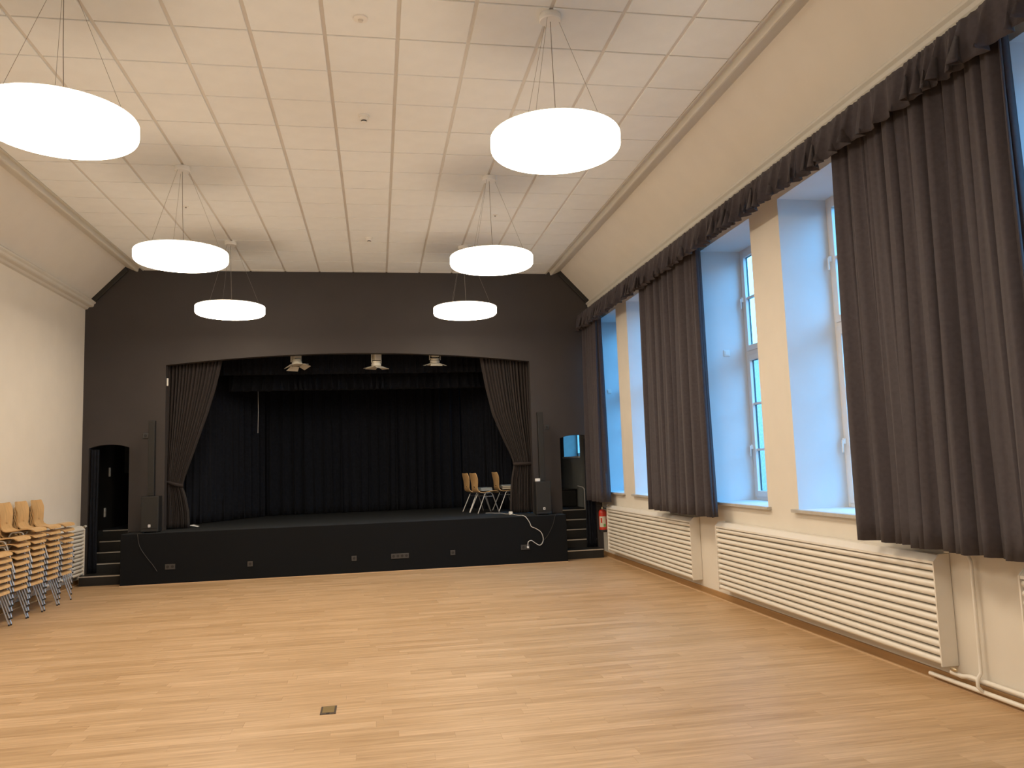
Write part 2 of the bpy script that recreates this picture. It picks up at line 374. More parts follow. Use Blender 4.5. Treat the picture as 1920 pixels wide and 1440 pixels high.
def make_window(idx, a, b):
    root = struct(empty('window_%d' % idx, (XR, (a + b) / 2, Z0)), 'tall white casement window in a deep reveal, window pair on the right wall')
    w = (b - a) / 2; h = Z1 - Z0
    # white reveal lining
    t = 0.006
    rl = MB(); rl.box(0, D_IN, -w, -w + t, 0.03, h); rl.box(0, D_IN, w - t, w, 0.03, h); rl.box(0, D_IN, -w, w, h - t, h)
    rl.build('reveal', M['reveal'], root)
    MB().box(0.0, D_IN, -w, w, 0.0, 0.03).build('sill', M['reveal'], root)
    MB().box(-0.055, 0.0, -w - 0.07, min(w + 0.07, 14.84 - (a + b) / 2), -0.004, 0.03).build('sill_nose', M['sill'], root, bevel=0.004)
    f0, f1 = D_IN, D_IN + 0.05
    fr = MB(); fw = 0.045
    fr.box(f0, f1, -w, -w + fw, 0.03, h); fr.box(f0, f1, w - fw, w, 0.03, h); fr.box(f0, f1, -w + fw, w - fw, 0.03, 0.075); fr.box(f0, f1, -w + fw, w - fw, h - fw, h)
    fr.box(f0, f1, -w + fw, w - fw, 1.93, 1.985)                      # transom
    fr.build('frame', M['wframe'], root, bevel=0.004)
    for (zb, zt, muntins) in ((0.075, 1.93, (0.68, 1.28)), (1.985, h - fw, (2.69,))):
        for sgn in (-1, 1):
            y0, y1 = (-w + fw, -0.004) if sgn < 0 else (0.004, w - fw)
            s = MB(); sw = 0.075; g0, g1 = f0 - 0.012, f0 + 0.03
            s.box(g0, g1, y0, y0 + sw, zb, zt); s.box(g0, g1, y1 - sw, y1, zb, zt); s.box(g0, g1, y0 + sw, y1 - sw, zb, zb + sw); s.box(g0, g1, y0 + sw, y1 - sw, zt - sw, zt)
            sash = s.build('sash', M['wframe'], root, bevel=0.004)
            s = MB(); h0, h1, q = f0 + 0.0302, f0 + 0.048, sw + 0.004
            s.box(h0, h1, y0, y0 + q, zb, zt); s.box(h0, h1, y1 - q, y1, zb, zt); s.box(h0, h1, y0 + q, y1 - q, zb, zb + q); s.box(h0, h1, y0 + q, y1 - q, zt - q, zt)
            s.build('outer_sash', M['slate'], sash)
            zs = [zb + sw] + list(muntins) + [zt - sw]
            for z in muntins:
                MB().box(f0 + 0.004, f0 + 0.046, y0 + sw, y1 - sw, z - 0.014, z + 0.014).build('glazing_bar', M['wframe'], sash)
            for q in range(len(zs) - 1):
                MB().box(f0 + 0.022, f0 + 0.028, y0 + sw, y1 - sw, zs[q], zs[q + 1]).build('pane', M['glass'], sash)
        # handle on the far stile
        hz = (0.72 if zb < 1 else 2.68)
        yh = w - 0.06
        hd = MB(); hd.box(f0 - 0.045, f0 - 0.012, yh - 0.013, yh + 0.013, hz - 0.03, hz + 0.03); hd.box(f0 - 0.06, f0 - 0.045, yh - 0.010, yh + 0.010, hz - 0.12, hz + 0.012)
        hd.build('handle', M['white'], root, bevel=0.003)
    return root
for i, (a, b) in enumerate(WINS): make_window(i + 1, a, b)

# brick house across the yard
nb = empty('neighbouring_house', (18.0, 20.0, -1.0)); tag(nb, 'brick house across the yard glimpsed through the window panes', 'building')
MB().box(0, 9, -34, 30, 0, 8.0).build('wall', M['brickwall'], nb)
MB().prism([(-0.5, 7.9), (9.5, 7.9), (4.5, 9.6)], 'Y', -34.4, 30.4).build('roof', M['roof'], nb)
for wy in range(-30, 28, 5):
    for wz in (1.6, 4.8):
        fo = MB().box(-0.06, 0.02, wy, wy + 1.3, wz, wz + 1.9).build('window', M['wframe'], nb)
        for yy in (0.08, 0.69): MB().box(-0.07, -0.055, wy + yy, wy + yy + 0.53, wz + 0.09, wz + 1.81).build('pane', M['boxgloss'], fo)

# switch plates on the far reveals
for k, (yy, xx, lab) in enumerate(((14.79 - 0.006, 4.54, 'white switch plate on the window reveal nearest the stage'), (9.65 - 0.006, 4.607, 'white switch plate on the reveal of the middle window'))):
    r = empty('switch_plate', (xx, yy, 3.17)); tag(r, lab, 'switch')
    MB().box(-0.042, 0.042, -0.011, 0.0, -0.042, 0.042).build('frame', M['white'], r, bevel=0.003)
    MB().box(-0.027, 0.027, -0.016, -0.011, -0.027, 0.027).build('rocker', M['white'], r, bevel=0.002)

# stage wall with arched proscenium and two side doorways, one concave outline
def arc(x0, x1, zc, rise, n=20):
    out = []
    for i in range(n + 1):
        t = i / n; x = x0 + (x1 - x0) * t; out.append((x, zc + rise * (1 - (2 * t - 1) ** 2)))
    return out
OL, OR_ = -3.735, 2.965
DL0, DL1, DR0, DR1 = -5.0, -4.33, 3.515, 4.20
zt = 5.75
poly = [(XL - 0.05, -0.05), (DL0, -0.05)] + arc(DL0, DL1, 2.335, 0.06, 10) + [(DL1, -0.05), (OL, -0.05)] + arc(OL, OR_, 3.80, 0.19, 32) + \
       [(OR_, -0.05), (DR0, -0.05)] + arc(DR0, DR1, 2.28, 0.06, 10) + [(DR1, -0.05), (XR + 0.05, -0.05), (XR + 0.05, 5.02), (3.66, zt), (2 * XC - 3.66, zt), (XL - 0.05, 5.02)]
struct(MB().prism(poly, 'Y', YW, YW + WALL_T).build('wall_stage', M['dark']), 'charcoal end wall with the arched stage opening')

# backstage shell
bs = MB()
a0, a1, b0, b1 = wing_win
bs.box(XR, XR + 0.4, YW + WALL_T, a0, -0.1, 5.7); bs.box(XR, XR + 0.4, a0, a1, -0.1, b0); bs.box(XR, XR + 0.4, a0, a1, b1, 5.7); bs.box(XR, XR + 0.4, a1, 19.2, -0.1, 5.7)
struct(bs.build('wall_wing_right', M['wing']), 'grey green wall of the right stage wing')
struct(MB().box(XL - 0.3, XR + 0.4, 19.0, 19.2, -0.1, 5.7).build('wall_stage_back', M['darktrim']), 'black rear wall of the stage')
struct(MB().box(XL, XL + 0.02, YW + WALL_T, 17.14, 0.0, 4.5).build('wall_wing_left', M['darktrim']), 'black panelled wall of the left stage wing')
w2 = MB(); w2.box(XL, XL + 0.015, 17.14, 19.0, 1.9, 4.5)
struct(w2.build('wall_wing_upper', M['wing']), 'grey strip of wall high in the left stage wing')
MBk = MB(); MBk.box(XL, XL + 0.015, 17.14, 19.0, 0, 1.9); struct(MBk.build('wall_wing_lower', M['darktrim']), 'black lower wall of the left stage wing')
struct(MB().box(XL - 0.05, XR + 0.1, YW + WALL_T, 19.0, 5.0, 5.05).build('ceiling', M['darktrim']), 'black ceiling over the stage')
# wing window
wr = struct(empty('window_8', (XR, (a0 + a1) / 2, b0)), 'window in the right stage wing seen through the doorway')
w = (a1 - a0) / 2; hh = b1 - b0
MB().box(0.0, 0.32, w - 0.006, w, 0.02, hh).build('reveal', M['wing'], wr)
MB().box(-0.04, 0.32, -w, w, -0.02, 0.02).build('sill', M['white'], wr, bevel=0.004)
f = MB(); f.box(0.32, 0.38, -w, -w + 0.08, 0.02, hh); f.box(0.32, 0.38, w - 0.08, w, 0.02, hh); f.box(0.32, 0.38, -w, w, 0.02, 0.1); f.box(0.32, 0.38, -w, w, hh - 0.08, hh)
f.build('frame', M['wframe'], wr); MB().box(0.345, 0.352, -w + 0.08, w - 0.08, 0.1, hh - 0.08).build('pane', M['glass'], wr)

# skirting boards
def skirt(name, x0, x1, y0, y1, lab):
    s = struct(MB().box(x0, x1, y0, y1, 0, 0.085).build(name, M['skirt'], bevel=0.004), lab); return s
sr = skirt('baseboard_right', XR - 0.022, XR, YB, YW, 'brown oak skirting along the window wall')
MB().box(XR - 0.038, XR - 0.022, YB, YW, 0, 0.012).build('edge_strip', M['strip'], sr)
slb = skirt('baseboard_left', XL, XL + 0.022, YB, YW, 'brown oak skirting along the left wall')
MB().box(XL + 0.022, XL + 0.036, YB, YW, 0, 0.012).build('edge_strip', M['strip'], slb)
skirt('baseboard_stage_left', XL + 0.022, DL0 + 0.03, YW - 0.02, YW, 'short brown skirting beside the left stage doorway')
skirt('baseboard_stage_right', DR1 - 0.02, XR - 0.022, YW - 0.02, YW, 'short brown skirting beside the right stage doorway')

# ================================================================== STAGE
st = empty('stage_platform', ((OL + OR_) / 2, YS, 0))
tag(st, 'low black felt-covered stage platform in front of the arched opening', 'stage')
ox = (OL + OR_) / 2
SX0, SX1 = -4.25, 3.42
pf = MB(); pf.box(SX0 - ox, SX1 - ox, 0, 0.03, 0.0, STZ); pf.build('front_panel', M['felt'], st, bevel=0.008)
MB().box(SX0 - ox, SX0 + 0.03 - ox, 0.03, YW - YS, 0, STZ - 0.012).build('side_panel', M['felt'], st)
MB().box(SX1 - 0.03 - ox, SX1 - ox, 0.03, YW - YS, 0, STZ - 0.012).build('side_panel', M['felt'], st)
tp = MB(); tp.box(SX0 - ox, SX1 - ox, 0.03, YW - YS, STZ - 0.012, STZ); tp.box(DL1 + 0.02 - ox, DR0 - 0.02 - ox, YW - YS, 15.64 - YS, STZ - 0.10, STZ); tp.box(XL + 0.03 - ox, XR - 0.01 - ox, 15.635 - YS, 18.95 - YS, STZ - 0.1, STZ)
tp.build('stage_floor', M['stagefloor'], st)
MB().box(XL + 0.03 - ox, XR - 0.01 - ox, 15.64 - YS, 15.67 - YS, 0, STZ - 0.1).build('wing_fascia', M['step'], st)
MB().box(SX0 - ox - 0.002, SX1 - ox + 0.004, -0.014, 0.0, 0, 0.010).build('base_strip', M['strip'], st)
def sock(xc, z, n, parts=None):
    w = 0.075 * n / 2
    f = MB().box(xc - ox - w - 0.006, xc - ox + w + 0.006, -0.010, 0.0, z - 0.044, z + 0.044).build('socket', M['socket'], st, bevel=0.003)
    for k in range(n):
        cx = xc - ox - w + 0.075 * (k + 0.5)
        MB().lathe([(0.024, -0.012), (0.024, -0.0095), (0.020, -0.0095), (0.019, -0.004)], 16, (cx, 0, z), 'Y').build('socket_well', M['rubber'], f)
for (xc, z, n) in ((-3.458, 0.285, 2), (-2.166, 0.262, 1), (-0.421, 0.262, 1), (0.374, 0.262, 4), (1.31, 0.272, 1), (2.632, 0.300, 2)): sock(xc, z, n)

# stairs in the doorways
def stairs(name, x0, x1, y0, lab, wide, up):
    r = empty(name, ((x0 + x1) / 2, y0, 0)); tag(r, lab, 'stairs', None)
    cx = (x0 + x1) / 2
    for k in range(5):
        z = (0.16, 0.32, 0.49, 0.665, STZ)[k]; ys = (0.0, 0.44, 0.73, 0.98, 1.15, 1.152)
        ya = ys[k]; yb = ys[k + 1] if k < 4 else 1.16
        xa, xb = (up[0] - cx, up[1] - cx) if k else (wide[0] - cx, wide[1] - cx)
        s = MB().box(xa, xb, ya, yb + 0.004, 0.0, z).build('step', M['step'], r)
        MB().box(xa, xb, ya - 0.006, ya + (0.03 if k < 4 else 0.012), z - 0.016, z + 0.002).build('nosing', M['nosing'], s)
    return r
stairs('stairs', -4.985, -4.34, 14.47, 'black stairs with pale nosings in the left stage doorway', (-4.985, SX0 - 0.005), (-4.985, -4.34))
stairs('stairs', 3.525, 4.19, 14.47, 'black stairs with pale nosings in the right stage doorway', (SX1 + 0.005, 4.19), (3.525, 4.19))

# ================================================================== CLOTH
def fold_wave(n_folds, seed, jitter=0.5):
    r = random.Random(seed); ws = [1 + r.uniform(-jitter, jitter) for _ in range(n_folds)]; tot = sum(ws)
    cum = [0]
    for w_ in ws: cum.append(cum[-1] + w_ / tot)
    amps = [r.uniform(0.5, 1.35) for _ in range(n_folds)]; ph = [r.uniform(-0.5, 0.5) for _ in range(n_folds)]
    return cum, amps, ph
def sheet(P0, P1, z0, z1, n_folds, amp, seed, nz=16, per=10, top=0.6, bot=1.0, sway=0.02, nrm=None, hem=0.0):
    """pleated cloth hanging from the line P0-P1 (xy), z0 bottom, z1 top."""
    P0, P1 = Vector(P0), Vector(P1); d = P1 - P0; L = d.length; t = d / L; n = nrm or Vector((-t.y, t.x)); n = Vector(n)
    cum, amps, ph = fold_wave(n_folds, seed); r = random.Random(seed + 1); s1, s2 = r.uniform(0, 6), r.uniform(0, 6)
    rows = []
    for iz in range(nz + 1):
        v = iz / nz; row = []
        a = amp * (bot + (top - bot) * v)
        for k in range(n_folds):
            for j in range(per + (k == n_folds - 1)):
                u = j / per; s = cum[k] + (cum[k + 1] - cum[k]) * u
                c = math.cos(2 * math.pi * u)
                sh = math.copysign(abs(c) ** 0.8, c)
                off = a * amps[k if u < 0.75 else min(k + 1, n_folds - 1)] * sh * 0.5
                off += a * 0.25 * math.sin(6 * math.pi * u + ph[k] * 6 + v * 1.3)
                lat = 0.022 * math.sin(2 * math.pi * u) * (amp / 0.06) * (0.5 + 0.5 * (1 - v)) + sway * math.sin(s * 9 + s1 + (1 - v) * 2.2) * (1 - v)
                q = P0 + t * (s * L + lat) + n * off
                zz = z0 + (z1 - z0) * v
                if iz == 0 and hem: zz += hem * math.sin(s * 31 + s2)
                row.append((q.x, q.y, zz))
        rows.append(row)
    return MB().grid(rows)

CX = 4.07
def curtain(y0, y1, n, seed, lab):
    o = sheet((CX + 0.03, y1), (CX + 0.03, y0), 1.06, 4.635, n, 0.155, seed, nz=18, per=12, top=0.6, bot=1.0, sway=0.022, hem=0.004, nrm=(-1, 0)).build('window_curtain', M['curtain'], smooth=True, angle=180, solid=0.005)
    return tag(o, lab, 'curtain', 'window curtains on the right wall')
curtain(13.83, 14.74, 7, 3, 'narrow dark grey window curtain in the corner beside the stage')
curtain(9.20, 11.36, 11, 11, 'dark grey pleated curtain between the two window pairs')
curtain(4.20, 6.12, 11, 23, 'large dark grey pleated curtain nearest the viewer on the right')

def valance():
    y0, y1 = YB + 0.05, 14.79; L = y1 - y0; n = int(L / 0.15); per = 9; r = random.Random(5)
    cum, amps, ph = fold_wave(n, 42, 0.55); rows = []
    tops = 9
    for iz in range(tops + 1):
        v = iz / tops; row = []
        for k in range(n):
            for j in range(per + (k == n - 1)):
                u = j / per; s = cum[k] + (cum[k + 1] - cum[k]) * u
                low = 1 - v
                a = 0.012 + 0.085 * low ** 1.1
                c = math.cos(2 * math.pi * u)
                off = a * amps[k if u < 0.75 else min(k + 1, n - 1)] * (c * 0.55 + 0.30 * math.sin(4 * math.pi * u + ph[k] * 5))
                if v > 0.8: off += 0.006 * math.sin(2 * math.pi * u * 3)
                if 0.85 < v < 0.97: off -= 0.006
                lat = (0.045 * math.sin(2 * math.pi * u + ph[k]) + 0.02 * ph[k]) * low
                z = 4.385 + (4.695 - 4.385) * v
                if iz == 0: z += 0.016 * ph[k] * math.sin(2 * math.pi * u)
                row.append((CX - 0.105 - off - 0.03 * low, y1 - s * L + lat, z))
        rows.append(row)
    o = MB().grid(rows).build('curtain_valance', M['curtain'], smooth=True, angle=180, solid=0.004)
    tag(o, 'long dark grey ruffled valance running along the top of the window wall', 'valance')
valance()
rl = MB(); rl.box(CX - 0.035, XR, YB, YW - 0.02, 4.665, 4.685); rl.box(CX + 0.01, CX + 0.05, YB, YW - 0.02, 4.64, 4.665)
tag(rl.build('curtain_rail', M['white']), 'white curtain rail board hidden behind the ruffled valance', 'curtain rail')

# stage drapes, tied back
def tied_drape(side, lab):
    # u 0 = at the jamb, 1 = free edge; widths by height
    if side < 0:
        xj = OL - 0.04; prof = [(0.86, 0.40), (1.15, 0.385), (1.45, 0.325), (1.62, 0.275), (1.72, 0.29), (1.95, 0.37), (2.3, 0.49), (2.65, 0.61), (2.97, 0.715), (3.4, 0.84), (3.90, 0.95), (4.05, 0.97)]
        tie_z = 1.68
    else:
        xj = OR_ + 0.04; prof = [(0.86, 0.47), (1.15, 0.455), (1.5, 0.42), (1.74, 0.375), (1.83, 0.37), (1.95, 0.40), (2.33, 0.57), (2.60, 0.68), (2.80, 0.76), (3.3, 0.87), (3.85, 0.965), (4.05, 0.98)]
        tie_z = 1.81
    def width(z):
        for (za, wa), (zb, wb) in zip(prof, prof[1:]):
            if za <= z <= zb:
                t = (z - za) / (zb - za); return wa + (wb - wa) * t
        return prof[-1][1]
    n = 15; per = 8; cum, amps, ph = fold_wave(n, 77 + side, 0.4); rows = []
    nz = 34; z0, z1 = 0.865, 4.05
    for iz in range(nz + 1):
        z = z0 + (z1 - z0) * iz / nz; w_ = width(z); row = []
        pinch = math.exp(-((z - tie_z) / 0.10) ** 2)
        for k in range(n):
            for j in range(per + (k == n - 1)):
                u = j / per; s = cum[k] + (cum[k + 1] - cum[k]) * u
                a = 0.10 * (1 - 0.5 * pinch) * amps[k]
                off = a * 0.5 * math.cos(2 * math.pi * u) + a * 0.15 * math.sin(4 * math.pi * u + ph[k] * 5)
                slant = 0.0
                x = w_ * s
                bulge = -0.05 * math.sin(math.pi * s) * (1 - 0.3 * pinch)
                zz = z
                if side < 0: zz = z - 0.10 * (s - 0.3) * pinch * 0.6
                row.append((xj + (-side) * x, YW + WALL_T + 0.13 + off + bulge * pinch, zz))
        rows.append(row)
    r = empty('stage_drape', (xj, YW + WALL_T + 0.13, STZ)); tag(r, lab, 'stage curtain')
    g = MB().grid(rows); g.v = [(x - r.location.x, y - r.location.y, z - r.location.z) for x, y, z in g.v]
    g.build('cloth', M['drape'], r, smooth=True, angle=180, solid=0.005)
    wt = width(tie_z); pts = []
    for i in range(25):
        s = i / 24; zz = tie_z - (0.085 * s if side < 0 else 0.0) + (0.02 if side < 0 else 0)
        pts.append(((-side) * (wt + 0.012) * s, -0.075 * math.sin(math.pi * min(1, s * 1.02)) - 0.02, zz - STZ))
    tb = MB(); rows = [[(x, y, z - 0.03) for x, y, z in pts], [(x, y - 0.01, z) for x, y, z in pts], [(x, y, z + 0.03) for x, y, z in pts]]
    tb.grid(rows); tb.build('tie_band', M['drape'], r, smooth=True, angle=180, solid=0.008)
tied_drape(-1, 'brown grey stage drape tied back at the left side of the arch')
tied_drape(1, 'brown grey stage drape tied back at the right side of the arch')

def black_cloth(P0, P1, z0, z1, n, amp, seed, lab, name='stage_backcloth', cat='stage curtain', **kw):
    o = sheet(P0, P1, z0, z1, n, amp, seed, **kw).build(name, M['black'], smooth=True, angle=180, solid=0.005); return tag(o, lab, cat, 'black stage masking cloths')
black_cloth((-3.1, 18.25), (2.5, 18.25), STZ + 0.01, 4.2, 27, 0.13, 91, 'black pleated backcloth across the rear of the stage')
black_cloth((-3.78, 15.75), (-2.45, 18.1), STZ + 0.01, 4.05, 13, 0.12, 92, 'black pleated side curtain slanting back on the left of the stage', 'stage_side_curtain')
black_cloth((1.92, 18.0), (2.98, 16.3), STZ + 0.01, 4.05, 13, 0.11, 93, 'black pleated side curtain slanting back on the right of the stage', 'stage_side_curtain')
black_cloth((-3.9, 15.95), (3.15, 15.95), 3.735, 4.6, 60, 0.06, 94, 'black border cloth hanging behind the top of the arch', 'stage_border', nz=6, per=8)
black_cloth((-2.95, 16.5), (2.4, 16.5), 3.47, 3.80, 34, 0.16, 95, 'black ruffled border low above the rear of the stage', 'stage_border', nz=6, per=8, top=0.3, bot=1.3)
black_cloth((-4.975, 14.885), (-4.84, 14.885), 0.165, 2.31, 3, 0.03, 96, 'dark curtain hanging just inside the left stage doorway', 'doorway_curtain')
black_cloth((4.0, 14.885), (4.17, 14.885), 0.165, 2.27, 4, 0.03, 97, 'dark curtain hanging just inside the right stage doorway', 'doorway_curtain')
pc = MB().tube([(-2.47, 17.2, 3.62), (-2.465, 17.2, 3.1), (-2.475, 17.21, 2.65)], 0.0045, 6).build('pull_cord', M['cordw']); tag(pc, 'thin white pull cord hanging before the black backcloth', 'cord')
cb = MB().box(-0.02, 0.012, -0.03, 0.0, -0.07, 0.07).build('wall_cleat', M['white'], loc=(OL + 0.012, YW + 0.10, 3.50), bevel=0.006); tag(cb, 'small white cleat at the top left edge of the arch', 'cleat')
ppr = MB(); ppr.grid([[(-0.12, -0.10, 0.002), (0.0, -0.09, 0.03), (0.13, -0.10, 0.004)], [(-0.13, 0.1, 0.004), (0.01, 0.11, 0.045), (0.12, 0.10, 0.006)]])
tag(ppr.build('paper_sheet', M['paper'], loc=(-3.40, 15.45, STZ), smooth=True, angle=180, solid=0.002), 'crumpled white sheet of paper on the stage floor by the left drape', 'paper')

# ================================================================== PENDANT LAMPS
def make_lamp():
    r = empty('pendant_lamp', (0, 0, H))
    R, zt_, zb_ = 0.535, -1.065, -1.195
    MB().lathe([(0.088, 0.0), (0.092, -0.006), (0.092, -0.052), (0.086, -0.058)], 32).build('ceiling_rose', M['lampw'], r, smooth=True)
    MB().lathe([(0.0, zt_ + 0.006), (R - 0.012, zt_ + 0.006), (R - 0.004, zt_), (R - 0.004, zt_ - 0.006), (0.0, zt_ - 0.006)], 64).build('top_plate', M['lampw'], r, smooth=True)
    prof = [(R - 0.004, zt_ - 0.006), (R, zt_ - 0.012)]
    for i in range(9):
        a = math.pi / 2 * i / 8; prof.append((R - 0.04 + 0.04 * math.cos(a), zb_ + 0.04 - 0.04 * math.sin(a)))
    prof += [(0.25, zb_), (0.0, zb_)]
    MB().lathe(prof, 64).build('diffuser', M['glow'], r, smooth=True)
    for k in range(3):
        a = math.radians(90 + 28 + 120 * k)
        c, s = math.cos(a), math.sin(a)
        MB().tube([(0.075 * c, 0.075 * s, -0.055), (0.46 * c, 0.46 * s, zt_)], 0.0016, 6).build('suspension_wire', M['wire'], r)
        MB().lathe([(0.010, zt_ + 0.004), (0.010, zt_ + 0.022), (0.004, zt_ + 0.028)], 10, (0.46 * c, 0.46 * s, 0)).build('wire_clamp', M['lampw'], r)
    MB().tube([(0.0, 0, -0.055), (0.006, 0, -0.5), (0.02, 0.01, zt_)], 0.0032, 8).build('power_cable', M['wire'], r)
    return r
lamps = [(1.495, 6.05, 'round glowing pendant lamp nearest the viewer on the window side'), (-2.285, 6.05, 'round glowing pendant lamp cut by the left edge, largest on the left'),
         (1.50, 9.75, 'round glowing pendant lamp in the middle of the window-side row'), (-2.285, 9.73, 'round glowing pendant lamp in the middle of the left row'),
         (1.515, 12.98, 'round glowing pendant lamp nearest the stage on the window side'), (-2.285, 12.93, 'round glowing pendant lamp nearest the stage in the left row'),
         (1.495, 2.45, 'round pendant lamp of the window-side row above and behind the viewer'), (-2.285, 2.45, 'round pendant lamp of the left row above and behind the viewer')]
proto = make_lamp()
for i, (x, yv, lab) in enumerate(lamps):
    o = proto if i == 0 else copy_tree(proto)
    o.location = (x, yv, H); tag(o, lab, 'pendant lamp', 'round pendant lamps in two rows')

# ceiling sensors
def detector(x, yv, big, lab):
    r = empty('smoke_detector', (x, yv, H)); tag(r, lab, 'smoke detector')
    if big == 2:
        MB().lathe([(0.058, 0.0), (0.058, -0.02), (0.052, -0.026)], 24).build('base', M['white'], r, smooth=True)
        MB().lathe([(0.046, -0.026), (0.046, -0.05), (0.040, -0.058), (0.034, -0.058)], 24).build('head', M['white'], r, smooth=True)
        MB().lathe([(0.030, -0.058), (0.030, -0.072)], 16).build('chamber', M['rubber'], r)
        MB().lathe([(0.034, -0.072), (0.024, -0.082), (0.0, -0.084)], 24).build('cap', M['white'], r, smooth=True)
    elif big == 1:
        MB().lathe([(0.062, 0.0), (0.060, -0.012), (0.030, -0.018), (0.0, -0.018)], 28).build('base', M['white'], r, smooth=True)
        MB().lathe([(0.024, -0.016), (0.018, -0.032), (0.0, -0.036)], 16).build('sensor', M['grid'], r, smooth=True)
    else:
        MB().lathe([(0.038, 0.0), (0.036, -0.008), (0.0, -0.012)], 20).build('base', M['white'], r, smooth=True)
        MB().lathe([(0.012, -0.011), (0.010, -0.024), (0.0, -0.026)], 12).build('sensor', M['wire'], r, smooth=True)
detector(-0.078, 6.27, 1, 'flat round white ceiling sensor at the top of the picture')
detector(-0.080, 8.10, 2, 'white smoke detector on the ceiling between the nearer lamps')
detector(-0.070, 12.55, 2, 'white smoke detector on the ceiling close to the stage')
detector(-2.58, 11.2, 0, 'tiny round ceiling sensor behind the left middle lamp')
detector(1.81, 11.28, 0, 'tiny round ceiling sensor behind the right middle lamp')

# ================================================================== RADIATORS
def make_radiator(L, depth=0.142):
    """length along Y from 0 to L, wall at x=0, room towards -x."""
    r = empty('radiator'); zb, zt_ = 0.165, 1.0
    prof = [(0, zb), (-depth, zb), (-depth, 0.945), (-depth + 0.055, zt_), (0, zt_)]
    inset = 0.012
    for y0 in (0.0, L - 0.014):
        MB().prism(prof, 'Y', y0, y0 + 0.014).build('end_panel', M['rad'], r, bevel=0.002)
    MB().prism([(-0.005, 0.99), (-depth + 0.052, 0.992), (-depth + 0.004, 0.945), (-depth + 0.004, 0.925), (-depth + 0.02, 0.925), (-depth + 0.065, 0.975), (-0.005, 0.975)], 'Y', 0.014, L - 0.014).build('top_cover', M['rad'], r)
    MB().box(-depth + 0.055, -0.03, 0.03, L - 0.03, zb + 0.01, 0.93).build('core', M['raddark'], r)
    n = 12; p = (0.925 - zb) / n
    for k in range(n):
        zc = zb + p * (k + 0.5); poly_ = []
        for i in range(9):
            a = math.pi / 2 + math.pi * i / 8
            poly_.append((-depth + 0.034 + 0.026 * math.cos(a), zc + (p / 2 - 0.0075) * math.sin(a)))
        poly_ += [(-depth + 0.05, zc - p / 2 + 0.006), (-depth + 0.05, zc + p / 2 - 0.006)]
        MB().prism(poly_, 'Y', 0.014, L - 0.014).build('tube', M['rad'], r, smooth=True, angle=50)
    return r
RADL = 3.93
rads = [((XR - 0.004, 10.16, 0), 0, 'white tube radiator under the windows next to the stage'),
        ((XR - 0.004, 5.43, 0), 0, 'long white tube radiator under the middle windows'),
        ((XR - 0.004, 0.70, 0), 0, 'white tube radiator at the right edge of the picture')]
rp = make_radiator(RADL)
for i, (loc, rz, lab) in enumerate(rads):
    o = rp if i == 0 else copy_tree(rp)
    o.location = loc; o.rotation_euler = (0, 0, rz); tag(o, lab, 'radiator', 'tube radiators')
o = copy_tree(rp); o.location = (XL + 0.004, 14.66, 0); o.rotation_euler = (0, 0, math.pi); tag(o, 'white tube radiator on the left wall behind the chair stacks', 'radiator', 'tube radiators')
# valves
def valve(loc, d, lab):
    r = empty('radiator_valve', loc); tag(r, lab, 'valve')
    MB().lathe([(0.012, -0.05), (0.012, 0.0)], 12, axis='Y').build('stem', M['brass'], r, smooth=True)
    MB().lathe([(0.018, 0.0), (0.021, 0.008), (0.021, 0.06), (0.017, 0.068), (0.0, 0.068)], 16, axis='Y').build('thermostat_head', M['white'], r, smooth=True)
    r.rotation_euler = (0, 0, d)
valve((XR - 0.10, 14.12, 0.985), 0, 'white thermostat valve on the radiator beside the fire extinguisher')
valve((XL + 0.12, 14.70, 0.985), 0, 'white thermostat valve on the radiator in the left corner')
lv = empty('lockshield_valve', (XR - 0.085, 5.43, 0.155)); tag(lv, 'small brass valve under the end of the long radiator', 'valve')
MB().lathe([(0.014, -0.02), (0.017, -0.045), (0.014, -0.06), (0.009, -0.075)], 14, axis='Y').build('body', M['brass'], lv, smooth=True)
MB().tube([(0.0, -0.03, 0.0), (0.02, -0.05, -0.03)], 0.010, 10).build('tail', M['brass'], lv, smooth=True)
# heating pipes
pv = [(XR - 0.03, 5.44, 1.015), (XR - 0.04, 5.30, 1.03)] + [(XR - 0.045, 5.24 - 0.08 * math.sin(a), 0.95 + 0.08 * math.cos(a)) for a in [math.pi / 2 * i / 6 for i in range(7)]] + [(XR - 0.045, 5.16, 0.30), (XR - 0.048, 5.16, 0.18), (XR - 0.085, 5.155, 0.14), (XR - 0.09, 5.15, 0.09), (XR - 0.06, 5.14, 0.055)]
hp = empty('heating_pipes', (XR, 5.15, 0)); tag(hp, 'white painted heating pipes on the wall by the long radiator', 'pipes')
def lp(pts): return [(x - XR, yv - 5.15, z) for x, yv, z in pts]
MB().tube(lp(pv), 0.013, 10).build('riser_pipe', M['rad'], hp, smooth=True)
MB().tube(lp([(XR - 0.085, 5.42, 0.13), (XR - 0.06, 5.34, 0.115), (XR - 0.045, 5.28, 0.125), (XR - 0.045, 0.3, 0.125)]), 0.017, 10).build('upper_pipe', M['rad'], hp, smooth=True)
MB().tube(lp([(XR - 0.05, 5.70, 0.05), (XR - 0.05, 0.3, 0.05)]), 0.017, 10).build('lower_pipe', M['rad'], hp, smooth=True)
